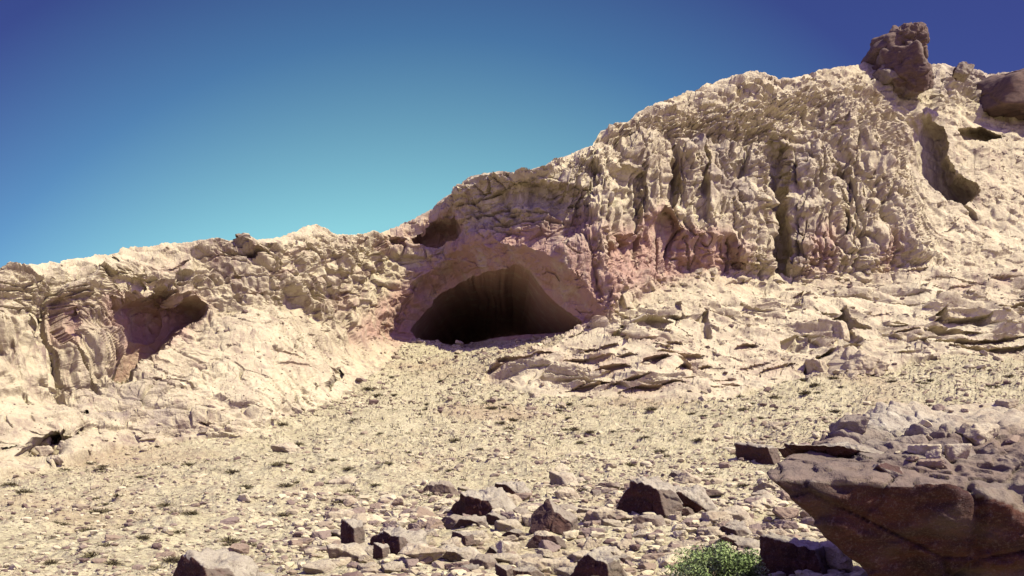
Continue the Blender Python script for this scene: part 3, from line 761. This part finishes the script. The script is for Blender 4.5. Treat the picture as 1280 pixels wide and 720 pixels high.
til0 = til; cid0 = (cid - .5) * sstep(0, .10, f2 - f1)
s_ = (Z - .26 * Y + .12 * X) * 4.6 + .7 * fbm(X * .5, Y * .5, Z * .5, 2, 161)
q_ = s_ - np.floor(s_)
dd = np.where(fr > 0, .34 * til0 + .22 * cid0 - .09 * sstep(.035, 0, f2 - f1), .10 * til0) + .10 * fbm(X * .8, Y * .8, Z * .8, 3, 162) + .06 * fbm(X * 3.2, Y * 3.2, Z * 4.2, 4, 163)
f1, f2, cid, til = voronoi(X * 1.1 + .3 * perlin(X, Y, Z, 3), Y * 1.1, Z * 1.8, 5)
dd += np.where(fr > 0, .22, .13) * til + np.where(fr > 0, 0, .10) * (cid - .5) * sstep(0, .12, f2 - f1) - np.where(fr > 0, 0, .10) * sstep(.06, 0, f2 - f1)
f1, f2, cid, til = voronoi(X * 3.4, Y * 3.4, Z * 4.6, 7)
dd += .12 * til + np.where(fr > 0, .0, .05) * (cid - .5) * sstep(0, .12, f2 - f1) - .015 * sstep(.1, 0, f2 - f1)
dd += .05 * np.abs(fbm(X * 1.6, Y * 1.6, Z * 3.0, 3, 167))
dd -= np.where(fr > 0, 0, .12) * sstep(.14, 0, q_) * sstep(-.15, .25, perlin(X * .5, Y * .5, np.floor(s_) * 3.3, 164))
v = v + d * dd[:, None]
hb = fbm(X * .7, Y * .7, Z * .7, 3, 168)
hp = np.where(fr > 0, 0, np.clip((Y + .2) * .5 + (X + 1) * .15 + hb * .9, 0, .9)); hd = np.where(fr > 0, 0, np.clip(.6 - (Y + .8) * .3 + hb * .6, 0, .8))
fr = np.clip(fr + .25 * perlin(X * 2, Y * 2, Z * 2, 166) * (fr > 0), 0, 1)
hero = tag(link('boulder', mesh_np('boulder', v, f, M_ROCK, True, {'fresh_shade': fr, 'pale': hp, 'dark': hd})),
           'huge overhanging rock with grey top and dark red brown underside, lower right', 'boulder')
hero.location = hc
from mathutils.bvhtree import BVHTree
hbvh = BVHTree.FromPolygons([tuple(q) for q in v + hc], [tuple(q) for q in f])
def hero_hit(bx, by):
    d_ = Vector(((bx - 640) / F, 1, (HOR - by) / F)).normalized()
    h = hbvh.ray_cast(Vector((0, 0, 0)), d_)
    return None if h[0] is None else np.array(h[0])
for cx, by_, w_, h_, lb, sd, kw in [
    (1066, 572, 160, 22, 'long grey slab lying on the left part of the overhanging rock', 171, dict(depth=.7)),
    (1066, 542, 40, 26, 'dark ragged rock at the back left of the overhanging rock', 172, dict(dark=.5)),
    (1240, 552, 60, 26, 'pale block among the rubble on top of the overhanging rock', 173, dict(pale=.7)),
    (1200, 574, 30, 20, 'pale cube of rubble near the lip of the overhanging rock', 174, dict(pale=.6)),
    (1115, 596, 40, 18, 'dark crumbling lump near the lip of the overhanging rock', 175, dict(dark=.4))]:
    h = hero_hit(cx, by_)
    if h is not None:
        boulder(0, 0, w_, h_, 'flat' if w_ > 100 else 'any', lb, sd, at=h, level=6 if w_ > 50 else 5, sink=.25, **kw)

# ------------------------------------------------------------------ scree stones
r = np.random.default_rng(77)
cand = []
def ground_frac(bx, by):
    c = np.clip(np.searchsorted(bcol, bx), 0, NC - 1)
    rr = np.clip(((772 - by) / (772 - sk[c]) * (NR - 1)).astype(int), 0, NR - 1)
    return c, rr
NS = 90000
bx = r.uniform(-60, 1340, NS); by = 772 - (772 - 335) * r.random(NS) ** .8
c, rr = ground_frac(bx, by)
pts = P[rr, c]
gz = Z_GROUND[rr, c]
clump = perlin(pts[:, 0] * .12, pts[:, 1] * .12, pts[:, 2] * 0, 81) + .6 * perlin(pts[:, 0] * .4, pts[:, 1] * .4, pts[:, 2] * 0, 82)
keep = (r.random(NS) < np.where(gz > .5, np.clip(.55 + 1.1 * clump, .12, 1), np.where(COTL[rr, c] > 1.0, np.where(bx < 460, .10, .12), .0)))
bx, by, pts = bx[keep], by[keep], pts[keep]
near = np.clip((by - 430) / 290, 0, 1)
spx = np.exp(r.normal(size=len(bx)) * .58) * (1.9 + 3.6 * near ** 2.2)
blk = np.clip((bx - 330) / 100, 0, 1) * np.clip((by - 610) / 30, 0, 1)
spx *= (1 + .55 * blk) * (.66 + .34 * np.clip((bx - 250) / 160, 0, 1))
spx = np.minimum(spx, 26)
size = spx * pts[:, 1] / F
order = np.argsort(-spx)
inframe = (bx[order] > 4) & (bx[order] < 1276) & (by[order] < 716) & ~((bx[order] > 985) & (by[order] > 480 + 0 * bx[order]))
solo = order[inframe][:230]
stone_variants = []
for k in range(10):
    rv = np.random.default_rng(300 + k)
    v_, f_, fr_ = rock_shape(rnd_planes(rv, 8), 4, 300 + k, 40, (.5, .42, .34), .09, 0)
    stone_variants.append((v_, f_))
stone_mesh = []
for k, (v_, f_) in enumerate(stone_variants):
    for q, rn in enumerate((.12, .45, .72, .9)):
        stone_mesh.append(mesh_np('stone', v_, f_, M_STONE, False, {'rnd': np.full(len(v_), rn, f32)}))
def place_stone(pt, sz, i):
    o = bpy.data.objects.new('stone', stone_mesh[(i * 7) % len(stone_mesh)]); COL.objects.link(o)
    o.location = (pt[0], pt[1], pt[2] + sz * .10); o.scale = (sz * r.uniform(.9, 1.3), sz, sz * r.uniform(.7, 1.05))
    o.rotation_euler = (r.normal() * .2, r.normal() * .2, r.uniform(0, 6.28))
    return o
for i, k in enumerate(solo):
    tag(place_stone(pts[k], size[k], i), 'loose angular stone lying on the pale scree slope', 'stone', 'loose stones on the scree')
n_h = 0
for i in range(400):
    if n_h >= 16: break
    cx, cy = (r.normal(1140, 22), r.normal(574, 8)) if i % 3 == 0 else (r.uniform(1130, 1290), r.uniform(505, 580))
    h = hero_hit(cx, cy)
    if h is None or h[2] < -.25: continue
    n_h += 1
    tag(place_stone(h, r.uniform(.05, .2) * (1 + .5 * (i % 7 == 0)), i), 'small broken stone lying on top of the overhanging rock', 'stone', 'broken stones on the overhanging rock')
rest = np.setdiff1d(np.arange(len(bx)), solo)
v0, f0 = ico(2)
tv, tf, ta = [], [], []
base = [rock_shape(rnd_planes(np.random.default_rng(500 + k), 7), 2, 500 + k, 30, (.5, .42, .33), .05)[0] for k in range(12)]
sv, sf = ico(1)
small = [sv * np.random.default_rng(600 + k).uniform(.75, 1.15, (len(sv), 1)).astype(f32) * np.array([.5, .4, .34], f32) for k in range(12)]
off = 0
for i, k in enumerate(rest):
    tiny = spx[k] < 4.5
    b_ = (small if tiny else base)[i % 12]; a = r.uniform(0, 6.28); ca, sa = math.cos(a), math.sin(a); sz = size[k]
    q = np.empty_like(b_)
    q[:, 0] = (b_[:, 0] * ca - b_[:, 1] * sa) * sz * 1.15; q[:, 1] = (b_[:, 0] * sa + b_[:, 1] * ca) * sz; q[:, 2] = b_[:, 2] * sz * (.75 + .4 * ((i * 37) % 10) / 10) + sz * .1
    tv.append(q + pts[k]); tf.append((sf if tiny else f0) + off); off += len(b_)
    ta.append(np.full(len(b_), min(1, abs(r.normal() * .58)), f32))
tag(link('scattered_stones', mesh_np('scattered_stones', np.concatenate(tv), np.concatenate(tf), M_STONE, False, {'rnd': np.concatenate(ta)})),
    'countless small pale stones strewn over the scree slope', 'stones', kind='stuff')
print('stones', len(rest), time.time() - T0)

# ------------------------------------------------------------------ plants
def leaf_material(name, cols, trans=.0):
    m, nt, b = nodes(name, .7)
    n = N(nt)
    c = n.ramp(n.attr('rnd'), cols); n.lk(c, b.inputs['Base Color'])
    return m
M_DRY = leaf_material('dry_twigs', [(0, (.065, .052, .03)), (.5, (.13, .11, .06)), (1, (.24, .20, .12))])
M_LEAF = leaf_material('green_leaves', [(0, (.08, .115, .04)), (.5, (.16, .215, .085)), (1, (.28, .33, .15))])
M_STEM = leaf_material('woody_stems', [(0, (.10, .075, .05)), (1, (.16, .12, .08))])

def twig_mesh(name, seed, n=260, flat=.6):
    q = np.random.default_rng(seed); vs_, fs, rn = [], [], []
    for i in range(n):
        a = q.uniform(0, 6.28); e = abs(q.normal(.75, .4)); L = q.uniform(.35, 1.0)
        d_ = np.array([math.cos(a) * math.cos(e), math.sin(a) * math.cos(e), abs(math.sin(e)) * flat])
        p0 = np.array([q.normal() * .12, q.normal() * .12, -.05]) + d_ * q.uniform(0, .4); p1 = p0 + d_ * L * .6 + q.normal(size=3) * .10
        sd = np.cross(d_, q.normal(size=3)); sd *= q.uniform(.02, .05) / (np.linalg.norm(sd) + 1e-6)
        k = len(vs_); vs_ += [p0 - sd, p0 + sd, p1 + sd * .6, p1 - sd * .6]; fs.append([k, k + 1, k + 2, k + 3]); rn += [q.random()] * 4
    return mesh_np(name, np.array(vs_), np.array(fs), M_DRY, False, {'rnd': np.array(rn)})
dry = [twig_mesh('dry_shrub', 700 + k) for k in range(5)]
def spot(i):
    if i < 70: return r.uniform(0, 560), r.uniform(575, 712)
    if i < 165: return r.uniform(330, 960), r.uniform(465, 640)
    return r.uniform(900, 1260), r.uniform(470, 535)
for i in range(190):
    bx_, by_ = spot(i)
    c_, r_ = ground_frac(np.array([bx_]), np.array([by_]))
    g = P[r_[0], c_[0]]
    if Z_GROUND[r_[0], c_[0]] < .6 or (bx_ > 960 and by_ > 560): continue
    sz = g[1] / F * r.uniform(5, 10) * (1 + .8 * np.clip((by_ - 560) / 150, 0, 1))
    o = bpy.data.objects.new('dry_shrub', dry[i % 5]); COL.objects.link(o)
    o.location = g; o.scale = (sz * 1.25, sz * 1.1, sz * r.uniform(.7, 1)); o.rotation_euler[2] = r.uniform(0, 6.28)
    tag(o, 'low dry brown shrub growing on the stony slope', 'shrub', 'dry shrubs on the scree')
# small withered tufts
dv = np.empty(len(dry[0].vertices) * 3, f32); dry[0].vertices.foreach_get('co', dv); dv = dv.reshape(-1, 4, 3)
tv, ta = [], []
for i in range(8000):
    bx_, by_ = r.uniform(-40, 1320), r.uniform(445, 720)
    c_, r_ = ground_frac(np.array([bx_]), np.array([by_]))
    if Z_GROUND[r_[0], c_[0]] < .7: continue
    g = P[r_[0], c_[0]]
    if perlin(np.array([g[0] * .2]), np.array([g[1] * .2]), np.array([0.]), 90)[0] < -.15: continue
    sel = r.integers(0, len(dv), 30); q = dv[sel].reshape(-1, 3) * (g[1] / F * r.uniform(2.0, 5.4)) * np.array([1.2, 1.2, .9])
    tv.append(q + g); ta.append(np.repeat(r.random(30) * .6, 4))
tv = np.concatenate(tv)
tag(link('dry_grass', mesh_np('dry_grass', tv, np.arange(len(tv)).reshape(-1, 4), M_DRY, False, {'rnd': np.concatenate(ta)})), 'small withered tufts dotted over the scree', 'dry grass', kind='stuff')

# green bush at the bottom edge
g = surf(890, 738); k = g[1] / F
root = bpy.data.objects.new('green_bush', None); COL.objects.link(root); root.location = g
tag(root, 'round green leafy bush growing at the bottom edge between pale stones', 'bush')
q = np.random.default_rng(900); vs_, fs, rn = [], [], []
R0 = 66 * k
cl = []
for i in range(46):
    a = q.uniform(0, 6.28); rad = math.sqrt(q.random()); h = q.uniform(.35, 1.0) * math.sqrt(max(.05, 1 - .75 * rad * rad))
    cl.append((np.array([math.cos(a) * rad * R0 * .9, math.sin(a) * rad * R0 * .8, h * 54 * k]), q.uniform(.14, .26) * R0))
for ctr, cr in cl:
    shade = q.random()
    for j in range(230):
        d_ = q.normal(size=3); d_ /= np.linalg.norm(d_)
        p = ctr + d_ * cr * q.random() ** .4
        if p[2] < .02: continue
        u = q.normal(size=3); u /= np.linalg.norm(u); w_ = np.cross(u, d_ + q.normal(size=3) * .5); w_ /= np.linalg.norm(w_) + 1e-6
        L = q.uniform(.018, .038); kk = len(vs_)
        vs_ += [p - u * L, p + w_ * L * .45, p + u * L, p - w_ * L * .45]; fs.append([kk, kk + 1, kk + 2, kk + 3]); rn += [np.clip(.6 * shade + .4 * q.random(), 0, 1)] * 4
link('foliage', mesh_np('foliage', np.array(vs_), np.array(fs), M_LEAF, False, {'rnd': np.array(rn)}), root)
vs_, fs = [], []
for ctr, cr in cl:
    p0 = np.array([q.normal() * .05, q.normal() * .05, -.05]); ax = ctr - p0
    sd = np.cross(ax, [0, 1, .1]); sd /= np.linalg.norm(sd); s2 = np.cross(ax, sd); s2 /= np.linalg.norm(s2)
    kk = len(vs_)
    for tt, rad in ((0, .016), (.5, .011), (1, .004)):
        ctr2 = p0 + ax * tt + np.array([0, 0, .05 * math.sin(tt * 3.1)])
        for m_ in range(4): vs_.append(ctr2 + rad * (sd * math.cos(m_ * 1.571) + s2 * math.sin(m_ * 1.571)))
    for t_ in range(2):
        for m_ in range(4): fs.append([kk + t_ * 4 + m_, kk + t_ * 4 + (m_ + 1) % 4, kk + t_ * 4 + 4 + (m_ + 1) % 4, kk + t_ * 4 + 4 + m_])
link('stems', mesh_np('stems', np.array(vs_), np.array(fs), M_STEM, True, {'rnd': np.full(len(vs_), .4)}), root)
print('done', time.time() - T0)
